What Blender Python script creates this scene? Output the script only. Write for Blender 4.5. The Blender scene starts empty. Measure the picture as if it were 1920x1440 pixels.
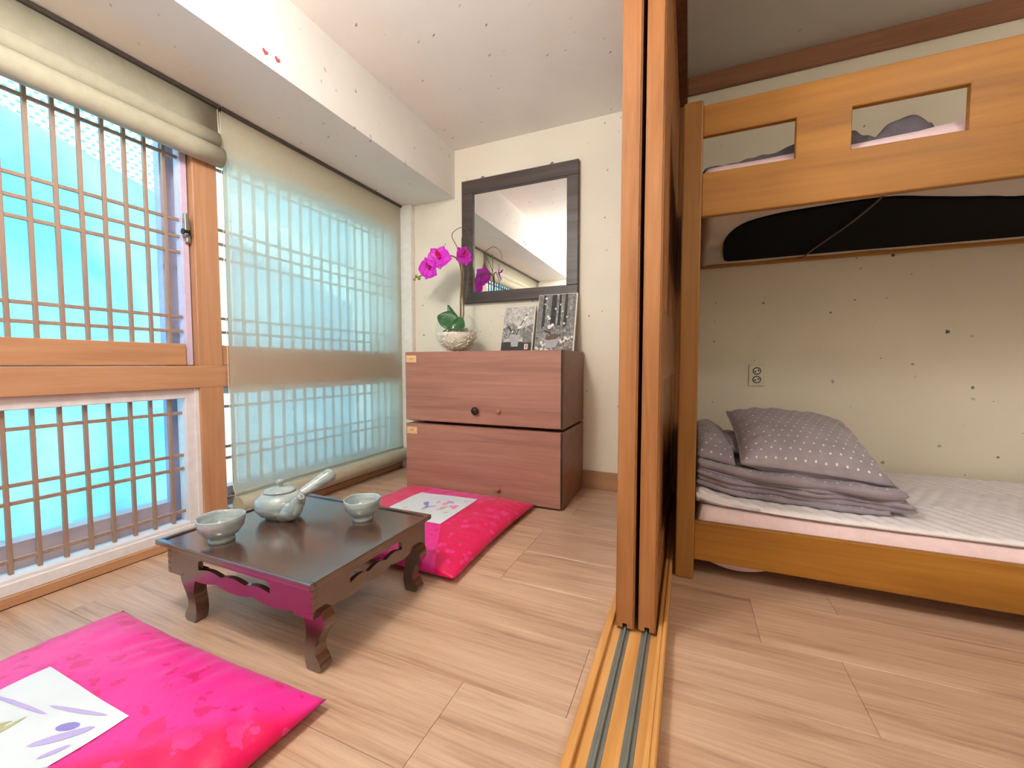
import bpy, bmesh, math, random
from mathutils import Vector, Matrix, noise
random.seed(7)
C = bpy.context.scene.collection
R = math.radians
# ------------------------------------------------------------------ camera
cd = bpy.data.cameras.new('camera'); cam = bpy.data.objects.new('camera', cd); C.objects.link(cam)
cd.sensor_width = 36; cd.lens = 36 * 768 / 1920; cd.clip_start = .02
cam.location = (0, 0, .75); cam.rotation_euler = (R(90 - 2.83), 0, R(23.25))
sc = bpy.context.scene; sc.camera = cam
# ------------------------------------------------------------------ world (overcast daylight outside the windows)
w = bpy.data.worlds.new('world'); sc.world = w; w.use_nodes = True
w.node_tree.nodes['Background'].inputs[0].default_value = (.80, .93, 1, 1)
w.node_tree.nodes['Background'].inputs[1].default_value = 1.95
ALCOVE_LAMP = 22.0
BED_LAMP = 7.4
sc.view_settings.view_transform = 'Standard'; sc.view_settings.look = 'None'
sc.view_settings.exposure = 1.95; sc.view_settings.gamma = 1.0
sc.view_settings.use_curve_mapping = False
YB, YF, ZC, ZB = 2.44, -.45, 2.175, 2.255      # back wall, front wall, alcove ceiling, bedroom ceiling
XW = -1.9                                       # window wall face
# ------------------------------------------------------------------ material helpers
def srgb(r, g, b):
    f = lambda c: (c/255/12.92) if c/255 <= .04045 else ((c/255 + .055)/1.055)**2.4
    return (f(r), f(g), f(b), 1)
MATS = {}
class NT:
    def __init__(s, name):
        s.m = bpy.data.materials.new(name); s.m.use_nodes = True; s.t = s.m.node_tree
        s.b = s.t.nodes['Principled BSDF']; s.out = s.t.nodes['Material Output']; MATS[name] = s.m
    def n(s, typ, **kw):
        d = s.t.nodes.new(typ)
        for k, v in kw.items():
            if k.startswith('i_'):
                key = k[2:]; key = int(key) if key.isdigit() else key.replace('_', ' ')
                d.inputs[key].default_value = v
            else: setattr(d, k, v)
        return d
    def l(s, a, b): s.t.links.new(a, b)
    def math(s, op, a, b=None, c=None):
        d = s.n('ShaderNodeMath', operation=op)
        for i, v in enumerate((a, b, c)):
            if v is None: continue
            if isinstance(v, (int, float)): d.inputs[i].default_value = v
            else: s.l(v, d.inputs[i])
        return d.outputs[0]
    def mix(s, f, a, b):
        d = s.n('ShaderNodeMix', data_type='RGBA')
        for i, v in ((0, f), (6, a), (7, b)):
            if isinstance(v, (int, float)): d.inputs[i].default_value = v
            elif isinstance(v, tuple): d.inputs[i].default_value = v
            else: s.l(v, d.inputs[i])
        return d.outputs[2]
    def ramp(s, f, stops):
        d = s.n('ShaderNodeValToRGB'); e = d.color_ramp.elements
        while len(e) < len(stops): e.new(.5)
        for k, (p, c) in enumerate(stops):
            e[k].position = p; e[k].color = c if isinstance(c, tuple) else (c, c, c, 1)
        s.l(f, d.inputs[0]); return d.outputs[0]
    def coord(s, kind='Object', scale=(1, 1, 1), rnd=False, rot=(0, 0, 0)):
        tc = s.n('ShaderNodeTexCoord'); mp = s.n('ShaderNodeMapping'); mp.inputs['Scale'].default_value = scale
        mp.inputs['Rotation'].default_value = rot
        src = tc.outputs[kind]
        if rnd:
            oi = s.n('ShaderNodeObjectInfo'); va = s.n('ShaderNodeVectorMath', operation='ADD')
            mu = s.math('MULTIPLY', oi.outputs['Random'], 37.0)
            s.l(src, va.inputs[0]); s.l(mu, va.inputs[1]); src = va.outputs[0]
        s.l(src, mp.inputs['Vector']); return mp.outputs['Vector']
    def noise(s, vec, scale, detail=4, rough=.55, dist=0):
        d = s.n('ShaderNodeTexNoise'); d.inputs['Scale'].default_value = scale; d.inputs['Detail'].default_value = detail
        d.inputs['Roughness'].default_value = rough; d.inputs['Distortion'].default_value = dist
        s.l(vec, d.inputs['Vector']); return d.outputs['Fac']
    def bump(s, h, strength=.2, dist=.002):
        d = s.n('ShaderNodeBump'); d.inputs['Strength'].default_value = strength; d.inputs['Distance'].default_value = dist
        s.l(h, d.inputs['Height']); s.l(d.outputs[0], s.b.inputs['Normal'])
    def col(s, v):
        if isinstance(v, tuple): s.b.inputs['Base Color'].default_value = v
        else: s.l(v, s.b.inputs['Base Color'])
    def set(s, **kw):
        for k, v in kw.items(): s.b.inputs[k.replace('_', ' ')].default_value = v
def plain(name, c, rough=.5, metal=0, spec=.5, var=.06, vs=30):
    m = NT(name); v = m.coord(); f = m.noise(v, vs, 3)
    d = tuple(x*(1 - var) for x in c[:3]) + (1,); h = tuple(min(1, x*(1 + var)) for x in c[:3]) + (1,)
    m.col(m.ramp(f, [(.3, d), (.7, h)])); m.set(Roughness=rough, Metallic=metal, Specular_IOR_Level=spec)
    return m
def wood(name, dark, mid, light, axis=0, rough=.4, scale=1.0, rnd=False, knots=0, spec=.5):
    m = NT(name); sv = [22*scale]*3; sv[axis] = 1.3*scale
    v = m.coord('Object', tuple(sv), rnd)
    f = m.noise(v, 1.0, 6, .6, .6); sv2 = [90*scale]*3; sv2[axis] = 4*scale
    v2 = m.coord('Object', tuple(sv2), rnd); g = m.noise(v2, 1, 4, .6)
    mixf = m.math('ADD', m.math('MULTIPLY', f, .7), m.math('MULTIPLY', g, .3))
    c = m.ramp(mixf, [(.32, dark), (.5, mid), (.68, light)])
    if knots:
        vk = m.coord('Object', (3, 3, 3), rnd); vo = m.n('ShaderNodeTexVoronoi'); vo.inputs['Scale'].default_value = 1.0
        m.l(vk, vo.inputs['Vector']); k = m.ramp(vo.outputs['Distance'], [(.02, 1.0), (.05, 0.0)])
        c = m.mix(m.math('MULTIPLY', k, knots), c, tuple(x*.35 for x in dark[:3]) + (1,))
    m.col(c); m.set(Roughness=rough, Specular_IOR_Level=spec); m.bump(g, .12, .001); return m
def wallpaper(name, base, fleck, amt=.9, scale=11, grain=.05):
    m = NT(name); v = m.coord('Object', (1, 1, 1))
    sx = m.n('ShaderNodeSeparateXYZ'); m.l(v, sx.inputs[0]); cb = m.n('ShaderNodeCombineXYZ')
    m.l(m.math('ADD', sx.outputs[0], sx.outputs[1]), cb.inputs[0]); m.l(m.math('ADD', sx.outputs[2], m.math('MULTIPLY', sx.outputs[1], .9)), cb.inputs[1])
    va = m.n('ShaderNodeVectorMath', operation='SCALE'); va.inputs['Scale'].default_value = .012
    nz = m.n('ShaderNodeTexNoise'); nz.inputs['Scale'].default_value = 55; m.l(v, nz.inputs['Vector']); m.l(nz.outputs['Color'], va.inputs[0])
    ad = m.n('ShaderNodeVectorMath', operation='ADD'); m.l(cb.outputs[0], ad.inputs[0]); m.l(va.outputs[0], ad.inputs[1])
    vo = m.n('ShaderNodeTexVoronoi', voronoi_dimensions='2D'); vo.inputs['Scale'].default_value = scale; m.l(ad.outputs[0], vo.inputs['Vector'])
    sep = m.n('ShaderNodeSeparateColor'); m.l(vo.outputs['Color'], sep.inputs[0])
    rad = m.math('MULTIPLY', m.math('POWER', sep.outputs[0], 2.0), .075)
    spot = m.math('LESS_THAN', vo.outputs['Distance'], rad)
    spot = m.math('MULTIPLY', m.math('MULTIPLY', spot, m.math('GREATER_THAN', sep.outputs[1], .45)), m.math('MULTIPLY', sep.outputs[2], amt))
    lo = m.noise(v, 2.2, 3)
    b2 = tuple(x*.93 for x in base[:3]) + (1,)
    c = m.mix(spot, m.ramp(lo, [(.3, b2), (.7, base)]), fleck)
    m.col(c); m.set(Roughness=.75, Specular_IOR_Level=.25); m.bump(m.noise(v, 260, 3), .12, .0012); return m
# ------------------------------------------------------------------ materials
wallpaper('paper_wall', srgb(242, 235, 219), srgb(70, 62, 58))
wallpaper('paper_ceiling', srgb(250, 246, 240), srgb(84, 76, 74))
wallpaper('paper_beam', srgb(240, 238, 232), srgb(84, 78, 74))
wallpaper('paper_bedroom', srgb(238, 230, 212), srgb(60, 52, 46), .9, 10)
wallpaper('paper_bed_ceiling', srgb(226, 224, 216), srgb(150, 140, 130), .5, 5)
wood('frame_wood', srgb(172, 124, 90), srgb(188, 141, 104), srgb(198, 154, 118), 2, .42)
wood('frame_wood_h', srgb(172, 124, 90), srgb(188, 141, 104), srgb(198, 154, 118), 1, .42)
wood('lattice_wood', srgb(142, 116, 100), srgb(158, 130, 112), srgb(172, 144, 124), 2, .5)
wood('door_wood', srgb(132, 84, 46), srgb(160, 106, 62), srgb(176, 124, 78), 2, .3, 1.2)
wood('track_wood', srgb(186, 128, 68), srgb(206, 148, 82), srgb(216, 164, 104), 1, .35)
wood('dark_jamb', srgb(96, 58, 36), srgb(120, 76, 48), srgb(138, 90, 58), 2, .4)
wood('bed_wood', srgb(136, 86, 24), srgb(164, 109, 33), srgb(182, 128, 50), 0, .48, .55, False, .55)
wood('bed_wood_v', srgb(130, 84, 32), srgb(152, 102, 42), srgb(166, 118, 56), 2, .45, .6)
wood('moulding_wood', srgb(134, 88, 62), srgb(152, 104, 76), srgb(162, 114, 86), 0, .5)
wood('baseboard_wood', srgb(160, 118, 84), srgb(176, 132, 96), srgb(186, 144, 108), 0, .5)
wood('chest_wood', srgb(146, 100, 86), srgb(168, 120, 103), srgb(182, 134, 115), 0, .42, .8)
wood('chest_side', srgb(124, 84, 66), srgb(142, 98, 78), srgb(154, 110, 88), 0, .42, .8)
wood('table_wood', srgb(52, 30, 22), srgb(74, 44, 32), srgb(92, 58, 42), 0, .2, 1, False, 0, 1.0)
MATS['table_wood'].node_tree.nodes['Principled BSDF'].inputs['Coat Weight'].default_value = 1.0
MATS['table_wood'].node_tree.nodes['Principled BSDF'].inputs['Coat Roughness'].default_value = .16
MATS['table_wood'].node_tree.nodes['Principled BSDF'].inputs['Coat IOR'].default_value = 1.7
wood('mirror_wood', srgb(58, 50, 48), srgb(78, 68, 66), srgb(96, 84, 82), 0, .38)
def floor_mat():
    m = NT('floor_vinyl'); v = m.coord('Object', (1.1, 15, 15), True)
    f = m.noise(v, 1.0, 7, .62, 1.1); v2 = m.coord('Object', (4, 120, 120), True); g = m.noise(v2, 1, 4, .65, .2)
    v3 = m.coord('Object', (.8, 5, 5), True); st = m.noise(v3, 1.3, 5, .6, 1.6)
    mixf = m.math('ADD', m.math('MULTIPLY', f, .6), m.math('MULTIPLY', g, .4))
    c = m.ramp(mixf, [(.30, srgb(134, 102, 84)), (.44, srgb(184, 148, 122)), (.58, srgb(204, 170, 144)), (.76, srgb(216, 186, 162))])
    c = m.mix(m.ramp(st, [(.58, 0.0), (.72, .5)]), c, srgb(132, 100, 82))
    oi = m.n('ShaderNodeObjectInfo'); hv = m.n('ShaderNodeHueSaturation'); m.l(c, hv.inputs['Color'])
    m.l(m.math('ADD', m.math('MULTIPLY', oi.outputs['Random'], .12), .94), hv.inputs['Value'])
    m.col(hv.outputs[0]); m.set(Roughness=.33, Specular_IOR_Level=.75); m.bump(g, .1, .0008)
floor_mat()
plain('grout', srgb(96, 70, 54), .8); plain('white_frame', srgb(226, 224, 226), .4); plain('lilac_frame', srgb(206, 190, 214), .5)
plain('white_jamb', srgb(238, 236, 230), .5); plain('pink_curb', srgb(236, 206, 208), .6, var=.1, vs=9)
plain('steel', srgb(176, 172, 166), .3, .85); plain('rail_metal', srgb(122, 126, 122), .4, .3); plain('black', srgb(7, 7, 8), .9, spec=.1, var=.3, vs=300)
plain('dark_metal', srgb(64, 56, 52), .35, .8); plain('cream_knob', srgb(168, 112, 82), .4); plain('tan_label', srgb(226, 190, 140), .6, var=.1, vs=60)
plain('label_ink', srgb(196, 150, 92), .7); plain('head_rail', srgb(84, 78, 72), .4, .3); plain('white_plastic', srgb(226, 220, 204), .35)
plain('socket_dark', srgb(60, 66, 56), .5); plain('cable', srgb(88, 72, 60), .5); plain('heart_red', srgb(222, 74, 92), .5)
plain('stem', srgb(128, 110, 70), .6, var=.2); plain('twig', srgb(112, 96, 72), .7, var=.2); plain('bud', srgb(150, 150, 70), .6)
plain('orchid_lip', srgb(206, 10, 96), .5); plain('gravel', srgb(246, 234, 218), .7, var=.22, vs=70)
plain('canvas', srgb(232, 228, 220), .7); plain('lamp_body', srgb(236, 236, 234), .4)
def orchid_m():
    m = NT('orchid_petal'); f = m.noise(m.coord(), 40, 3); m.col(m.ramp(f, [(.3, srgb(198, 10, 190)), (.7, srgb(226, 50, 220))])); m.set(Roughness=.5)
    m.set(Subsurface_Weight=.0)
orchid_m()
def leaf_m():
    m = NT('leaf'); f = m.noise(m.coord(), 14, 3); m.col(m.ramp(f, [(.3, srgb(26, 70, 36)), (.7, srgb(62, 118, 62))])); m.set(Roughness=.3)
leaf_m()
def celadon():
    m = NT('celadon'); v = m.coord('Object', (14, 14, 60)); f = m.noise(v, 1, 5, .6)
    g = m.noise(m.coord('Object'), 420, 2)
    c = m.ramp(f, [(.3, srgb(132, 144, 144)), (.55, srgb(162, 174, 174)), (.75, srgb(186, 194, 192))])
    c = m.mix(m.ramp(g, [(.66, 0.0), (.76, .35)]), c, srgb(132, 132, 126))
    m.col(c); m.set(Roughness=.14, Coat_Weight=.5, Coat_Roughness=.06); m.bump(f, .25, .002)
celadon()
def glassy(name, tint=(1, 1, 1, 1), ior=1.45):
    m = NT(name); t = m.n('ShaderNodeBsdfTransparent'); t.inputs[0].default_value = tint
    g = m.n('ShaderNodeBsdfGlossy'); g.inputs['Roughness'].default_value = .02
    fr = m.n('ShaderNodeFresnel'); fr.inputs['IOR'].default_value = ior
    mx = m.n('ShaderNodeMixShader'); ge = m.n('ShaderNodeNewGeometry'); m.l(m.math('MULTIPLY', fr.outputs[0], m.math('SUBTRACT', 1.0, ge.outputs['Backfacing'])), mx.inputs[0]); m.l(t.outputs[0], mx.inputs[1]); m.l(g.outputs[0], mx.inputs[2])
    m.l(mx.outputs[0], m.out.inputs[0]); return m
glassy('pane_glass', (.95, .97, .98, 1), 1.3); glassy('vase_glass', (.97, .985, .98, 1), 1.4)
m = NT('mirror'); m.col((.93, .94, .93, 1)); m.set(Metallic=1, Roughness=.0)
def sheet(name, c1, c2, dots=False):
    m = NT(name); v = m.coord('Object', (1, 1, 1)); f = m.noise(v, 2.3, 4, .6, .6)
    fine = m.noise(m.coord('Object', (40, 40, 160)), 1.0, 3)
    c = m.ramp(m.math('ADD', m.math('MULTIPLY', f, .75), m.math('MULTIPLY', fine, .25)), [(.35, c1), (.65, c2)])
    if dots:   # perforated strip of printed dots across the top of the sheet
        sx = m.n('ShaderNodeSeparateXYZ'); m.l(v, sx.inputs[0]); y, z = sx.outputs[1], sx.outputs[2]
        row = m.math('FLOOR', m.math('MULTIPLY', z, 55))
        yy = m.math('FRACT', m.math('ADD', m.math('MULTIPLY', y, 34), m.math('MULTIPLY', row, .5)))
        zz = m.math('FRACT', m.math('MULTIPLY', z, 55))
        dd = m.math('ADD', m.math('POWER', m.math('SUBTRACT', yy, .5), 2), m.math('POWER', m.math('SUBTRACT', zz, .5), 2))
        dot = m.math('LESS_THAN', dd, .055)
        zb = m.math('ADD', z, m.math('MULTIPLY', y, .30))
        band = m.math('MULTIPLY', m.math('GREATER_THAN', zb, 1.80), m.math('LESS_THAN', zb, 2.02))
        c = m.mix(band, c, m.mix(dot, (.66, .84, .86, 1), (.20, .46, .56, 1)))
    tr = m.n('ShaderNodeBsdfTranslucent'); m.l(c, tr.inputs[0]); df = m.n('ShaderNodeBsdfDiffuse'); m.l(c, df.inputs[0])
    mx = m.n('ShaderNodeMixShader'); mx.inputs[0].default_value = .22; m.l(tr.outputs[0], mx.inputs[1]); m.l(df.outputs[0], mx.inputs[2])
    m.l(mx.outputs[0], m.out.inputs[0])
sheet('cyan_sheet', (.27, .51, .61, 1), (.43, .66, .73, 1), True); sheet('white_sheet', (.52, .66, .68, 1), (.62, .72, .72, 1))
def blind_m():
    m = NT('blind_fabric'); c = srgb(226, 222, 200); f = m.noise(m.coord('Object', (300, 300, 300)), 1, 2)
    cc = m.ramp(f, [(.3, srgb(232, 230, 216)), (.7, srgb(244, 242, 230))])
    tr = m.n('ShaderNodeBsdfTranslucent'); m.l(cc, tr.inputs[0]); df = m.n('ShaderNodeBsdfDiffuse'); m.l(cc, df.inputs[0])
    tp = m.n('ShaderNodeBsdfTransparent'); tp.inputs[0].default_value = (.95, .95, .93, 1)
    a = m.n('ShaderNodeMixShader'); a.inputs[0].default_value = .38; m.l(tr.outputs[0], a.inputs[1]); m.l(df.outputs[0], a.inputs[2])
    b = m.n('ShaderNodeMixShader'); b.inputs[0].default_value = .43; m.l(a.outputs[0], b.inputs[1]); m.l(tp.outputs[0], b.inputs[2])
    m.l(b.outputs[0], m.out.inputs[0])
blind_m(); plain('blind_roll', srgb(178, 173, 152), .8, spec=.2)
def satin(name, mask):
    # patchwork satin: differing sheen put into the colour, pink and crimson strips with swapped motifs
    m = NT(name); v = m.coord('Object', (1, 1, 1)); vv = m.n('ShaderNodeVectorMath', operation='SCALE'); vv.inputs['Scale'].default_value = .05
    nz = m.n('ShaderNodeTexNoise'); nz.inputs['Scale'].default_value = 34; nz.inputs['Detail'].default_value = 4; m.l(v, nz.inputs['Vector']); m.l(nz.outputs['Color'], vv.inputs[0])
    ad = m.n('ShaderNodeVectorMath', operation='ADD'); m.l(v, ad.inputs[0]); m.l(vv.outputs[0], ad.inputs[1])
    ks = []
    for sc_, lim in ((15, .36), (27, .30)):
        vo = m.n('ShaderNodeTexVoronoi'); vo.inputs['Scale'].default_value = sc_; m.l(ad.outputs[0], vo.inputs['Vector'])
        sp = m.n('ShaderNodeSeparateColor'); m.l(vo.outputs['Color'], sp.inputs[0])
        ks.append(m.math('LESS_THAN', vo.outputs['Distance'], m.math('MULTIPLY', m.math('ADD', sp.outputs[0], .15), lim)))
    k = m.math('MULTIPLY', m.math('MAXIMUM', ks[0], ks[1]), .8)
    sx = m.n('ShaderNodeSeparateXYZ'); m.l(v, sx.inputs[0]); q = mask(m, sx.outputs[0], sx.outputs[1])
    pink, crim = srgb(232, 40, 146), srgb(222, 0, 88)
    m.col(m.mix(q, m.mix(k, pink, srgb(208, 0, 100)), m.mix(k, crim, srgb(236, 52, 140))))
    m.set(Roughness=.36, Specular_IOR_Level=.5, Sheen_Weight=.2, Sheen_Roughness=.4); m.bump(m.noise(v, 30, 3), .25, .006)
def mk2(m, x, y):
    g = m.math('GREATER_THAN', m.math('ADD', x, .945), m.math('MAXIMUM', 0.0, m.math('MULTIPLY', m.math('SUBTRACT', 1.44, y), .55)))
    return m.math('MAXIMUM', g, m.math('LESS_THAN', x, -1.28))
def mk1(m, x, y):
    d = m.math('SUBTRACT', m.math('MULTIPLY', m.math('ADD', x, .93), 1.1), m.math('MULTIPLY', m.math('SUBTRACT', y, .36), 1.0))
    return m.ramp(m.math('ADD', d, .5), [(.50, 0.0), (.56, 1.0)])
satin('satin_by_chest', mk2); satin('satin_by_table', mk1)
plain('patch_cloth', srgb(208, 216, 222), .6, var=.04, vs=8); plain('ink_lilac', srgb(178, 164, 214), .6); plain('ink_pink', srgb(232, 150, 184), .6)
plain('ink_olive', srgb(176, 174, 130), .6); plain('ink_violet', srgb(142, 130, 204), .6)
def dotted(name, base, base2, pitch=.032, r=.1, second=None):
    m = NT(name); tc = m.n('ShaderNodeTexCoord'); sx = m.n('ShaderNodeSeparateXYZ'); m.l(tc.outputs['UV'], sx.inputs[0])
    u = m.math('MULTIPLY', sx.outputs[0], 1/pitch); v = m.math('MULTIPLY', sx.outputs[1], 1/pitch)
    row = m.math('FLOOR', v); u2 = m.math('ADD', u, m.math('MULTIPLY', row, .5))
    fu = m.math('SUBTRACT', m.math('FRACT', u2), .5); fv = m.math('SUBTRACT', m.math('FRACT', v), .5)
    d = m.math('SQRT', m.math('ADD', m.math('MULTIPLY', fu, fu), m.math('MULTIPLY', fv, fv)))
    k = m.math('LESS_THAN', d, r)
    f = m.noise(m.coord('Object'), 9, 3); c = m.ramp(f, [(.35, base), (.65, base2)])
    m.col(m.mix(k, c, srgb(238, 234, 238))); m.set(Roughness=.6, Sheen_Weight=.3); m.bump(m.noise(m.coord('Object'), 55, 3), .5, .006)
dotted('quilt_dots', srgb(138, 128, 140), srgb(158, 148, 160))
dotted('pillow_dots', srgb(150, 142, 152), srgb(170, 162, 172), .030, .11)
plain('pad_white', srgb(240, 234, 238), .8, spec=.2); plain('mattress_pink', srgb(238, 212, 214), .8, spec=.2); plain('cover_white', srgb(206, 196, 184), .8, spec=.2, vs=7)
plain('grey_comforter', srgb(98, 92, 100), .8, spec=.2, var=.2, vs=14); plain('pink_pad', srgb(226, 200, 206), .8, spec=.2)
plain('ink_dark', srgb(64, 64, 64), .8, var=.2, vs=40); plain('ink_mid', srgb(132, 130, 128), .8, var=.25, vs=60); plain('ink_light', srgb(186, 186, 186), .8, var=.15, vs=90)
plain('ink_pot', srgb(176, 176, 184), .8, var=.12, vs=60); plain('ink_white', srgb(238, 236, 230), .8); plain('ink_seal', srgb(212, 132, 124), .8); plain('ink_brown', srgb(120, 92, 84), .8)
def mottled(name, a, b, c, s):
    m = NT(name); f = m.noise(m.coord('Object'), s, 5, .7); m.col(m.ramp(f, [(.35, a), (.5, b), (.66, c)])); m.set(Roughness=.8)
mottled('print_grove', srgb(92, 92, 92), srgb(140, 140, 138), srgb(196, 196, 194), 60)
mottled('print_mist', srgb(150, 148, 146), srgb(196, 194, 190), srgb(226, 224, 220), 50)
def emis(name, c, s):
    m = NT(name); e = m.n('ShaderNodeEmission'); e.inputs[0].default_value = c; e.inputs[1].default_value = s; m.l(e.outputs[0], m.out.inputs[0])
emis('alcove_light', (1, .965, .925, 1), ALCOVE_LAMP); emis('bedroom_light', (1, .95, .87, 1), BED_LAMP)
# ------------------------------------------------------------------ mesh helpers
def box(bm, x0, x1, y0, y1, z0, z1, bev=0, seg=1):
    mt = Matrix.Translation(((x0+x1)/2, (y0+y1)/2, (z0+z1)/2)) @ Matrix.Diagonal((abs(x1-x0), abs(y1-y0), abs(z1-z0), 1))
    r = bmesh.ops.create_cube(bm, size=1, matrix=mt)
    if bev:
        es = list({e for v in r['verts'] for e in v.link_edges})
        bmesh.ops.bevel(bm, geom=es, offset=bev, segments=seg, affect='EDGES', profile=.5)
    return bm
def bx(*a, **k): return box(bmesh.new(), *a, **k)
def frame_at(p, d):
    d = d.normalized(); a = Vector((0, 0, 1)) if abs(d.z) < .9 else Vector((1, 0, 0)); u = d.cross(a).normalized(); return u, d.cross(u).normalized()
def tube(bm, pts, rad, n=8, cap=True):
    pts = [Vector(p) for p in pts]; rings = []
    if not isinstance(rad, (list, tuple)): rad = [rad]*len(pts)
    pu = None
    for i, p in enumerate(pts):
        d = (pts[min(i+1, len(pts)-1)] - pts[max(i-1, 0)])
        u, v = frame_at(p, d)
        if pu is not None:
            u = (pu - d.normalized()*pu.dot(d.normalized())).normalized(); v = d.normalized().cross(u)
        pu = u
        rings.append([bm.verts.new(p + (u*math.cos(2*math.pi*k/n) + v*math.sin(2*math.pi*k/n))*rad[i]) for k in range(n)])
    for a, b in zip(rings, rings[1:]):
        for k in range(n): bm.faces.new((a[k], a[(k+1) % n], b[(k+1) % n], b[k]))
    if cap: bm.faces.new(rings[0][::-1]); bm.faces.new(rings[-1])
    return bm
def lathe(bm, prof, c, n=32):
    rings = []
    for r, z in prof:
        if r < 1e-5: rings.append([bm.verts.new((c[0], c[1], c[2]+z))])
        else: rings.append([bm.verts.new((c[0]+r*math.cos(2*math.pi*k/n), c[1]+r*math.sin(2*math.pi*k/n), c[2]+z)) for k in range(n)])
    for a, b in zip(rings, rings[1:]):
        for k in range(n):
            k2 = (k+1) % n
            if len(a) == 1 and len(b) == 1: continue
            if len(a) == 1: bm.faces.new((a[0], b[k2], b[k]))
            elif len(b) == 1: bm.faces.new((a[k], a[k2], b[0]))
            else: bm.faces.new((a[k], a[k2], b[k2], b[k]))
    return bm
def prism(bm, poly, to3, d):
    """extrude a 2-D outline: to3(u,v,w) -> point, w in (0,d)"""
    a = [bm.verts.new(to3(u, v, 0)) for u, v in poly]; b = [bm.verts.new(to3(u, v, d)) for u, v in poly]
    n = len(poly)
    f = [bm.faces.new(a), bm.faces.new(b[::-1])]
    for k in range(n): bm.faces.new((a[k], b[k], b[(k+1) % n], a[(k+1) % n]))
    return bm
def grid(bm, f, nu, nv, uvl=None, uvf=None, flip=False, mi=None):
    vs = [[bm.verts.new(f(i/nu, j/nv)) for j in range(nv+1)] for i in range(nu+1)]
    for i in range(nu):
        for j in range(nv):
            q = (vs[i][j], vs[i+1][j], vs[i+1][j+1], vs[i][j+1])
            q2 = q[::-1] if flip else q
            fc = bm.faces.new(q2); fc.smooth = True
            if mi: fc.material_index = mi((i+.5)/nu, (j+.5)/nv)
            if uvl:
                par = [(i, j), (i+1, j), (i+1, j+1), (i, j+1)]
                par = par[::-1] if flip else par
                for lp, (a, b) in zip(fc.loops, par): lp[uvl].uv = uvf(a/nu, b/nv)
    return vs
WM = {}
def obj(name, bm, mat, parent=None, smooth=False, weld=0):
    if isinstance(bm, bmesh.types.BMesh):
        if weld: bmesh.ops.remove_doubles(bm, verts=bm.verts, dist=weld)
        bmesh.ops.recalc_face_normals(bm, faces=bm.faces)
        me = bpy.data.meshes.new(name); bm.to_mesh(me); bm.free()
        if smooth:
            for p in me.polygons: p.use_smooth = True
        for mm in (mat if isinstance(mat, (list, tuple)) else [mat]): me.materials.append(MATS[mm])
    else: me = bm
    o = bpy.data.objects.new(name, me); C.objects.link(o)
    if parent:
        o.parent = parent
        if parent.name in WM: o.matrix_parent_inverse = Matrix.Translation(-WM[parent.name])
    return o
def tag(o, label, cat, group=None):
    o['label'] = label; o['category'] = cat
    if group: o['group'] = group
    return o
def thing(name, label, cat, loc, group=None):
    o = bpy.data.objects.new(name, None); C.objects.link(o); o.location = loc; WM[o.name] = Vector(loc); o.empty_display_size = .05
    return tag(o, label, cat, group)
def struct(o, label=None):
    o['kind'] = 'structure'
    if label: o['label'] = label
    return o
def piece(name, me, loc, parent): 
    o = obj(name, me, None, parent); o.location = loc; return o
def auto(o, ang=35):
    for p in o.data.polygons: p.use_smooth = True
    o.data.set_sharp_from_angle(angle=R(ang)); return o
# ================================================================== SETTING
# floor with vinyl planks
fl = struct(obj('floor', bx(-2.2, 2.35, YF-.05, YB+.05, -.06, -.004), 'grout'), 'warm beige wood-grain plank floor')
PC = {}
def plank(x0, x1, y0, y1):
    key = (round(x1-x0, 3), round(y1-y0, 3))
    if key not in PC:
        a, b = key; bm = bx(.0004, a-.0004, .0004, b-.0004, -.004, 0, bev=.0006)
        me = bpy.data.meshes.new('plank'); bm.to_mesh(me); bm.free(); me.materials.append(MATS['floor_vinyl']); PC[key] = me
    piece('plank', PC[key], (x0, y0, 0), fl)
def planks(X0, X1, yref, joint):
    k0 = math.floor((YF - yref)/.23)
    for k in range(k0, 14):
        y0, y1 = max(YF, yref + .23*k), min(YB, yref + .23*(k+1))
        if y1 - y0 < .005: continue
        j = joint(k); xs = [X0]
        x = j - 1.24*math.ceil((j - X0)/1.24)
        while x < X1:
            if x > X0 + .02 and x < X1 - .02: xs.append(x)
            x += 1.24
        xs.append(X1)
        for a, b in zip(xs, xs[1:]): plank(a, b, y0, y1)
JA = {0: -.473, 4: -.585}; JB = {0: .195, 1: .426}
planks(-1.9, -.2, .58, lambda k: JA.get(k, -1.9 + (k*.437) % 1.24))
planks(-.04, 2.3, 1.245, lambda k: JB.get(k, .9 + (k*.53) % 1.24))
# walls / ceilings
struct(obj('wall_back', bx(-2.2, -.05, YB, YB+.1, 0, 2.4), 'paper_wall'), 'cream flecked paper wall behind the mirror and brown chests')
struct(obj('wall_bedroom', bx(-.05, 2.4, YB, YB+.1, 0, 2.4), 'paper_bedroom'), 'beige flecked paper wall behind the bunk bed')
struct(obj('wall_front', bx(-2.2, 2.4, YF-.1, YF, 0, 2.4), 'paper_wall'))
struct(obj('wall_right', bx(2.3, 2.4, YF, YB, 0, 2.4), 'paper_bedroom'))
struct(obj('ceiling', bx(-1.475, -.2, YF, YB, ZC, ZC+.1), 'paper_ceiling'), 'flecked paper ceiling over the tea corner')
struct(obj('ceiling_bedroom', bx(-.05, 2.3, YF, YB, ZB, ZB+.1), 'paper_bed_ceiling'), 'grey-white ceiling over the bunk bed')
struct(obj('beam', bx(-2.15, -1.467, YF, YB, 1.862, ZC+.1), 'paper_beam'), 'white papered boxed beam above the window')
struct(obj('baseboard_back', bx(-1.8, -.2, YB-.012, YB, 0, .105, bev=.002), 'baseboard_wood'), 'brown baseboard under the cream wall')
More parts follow.
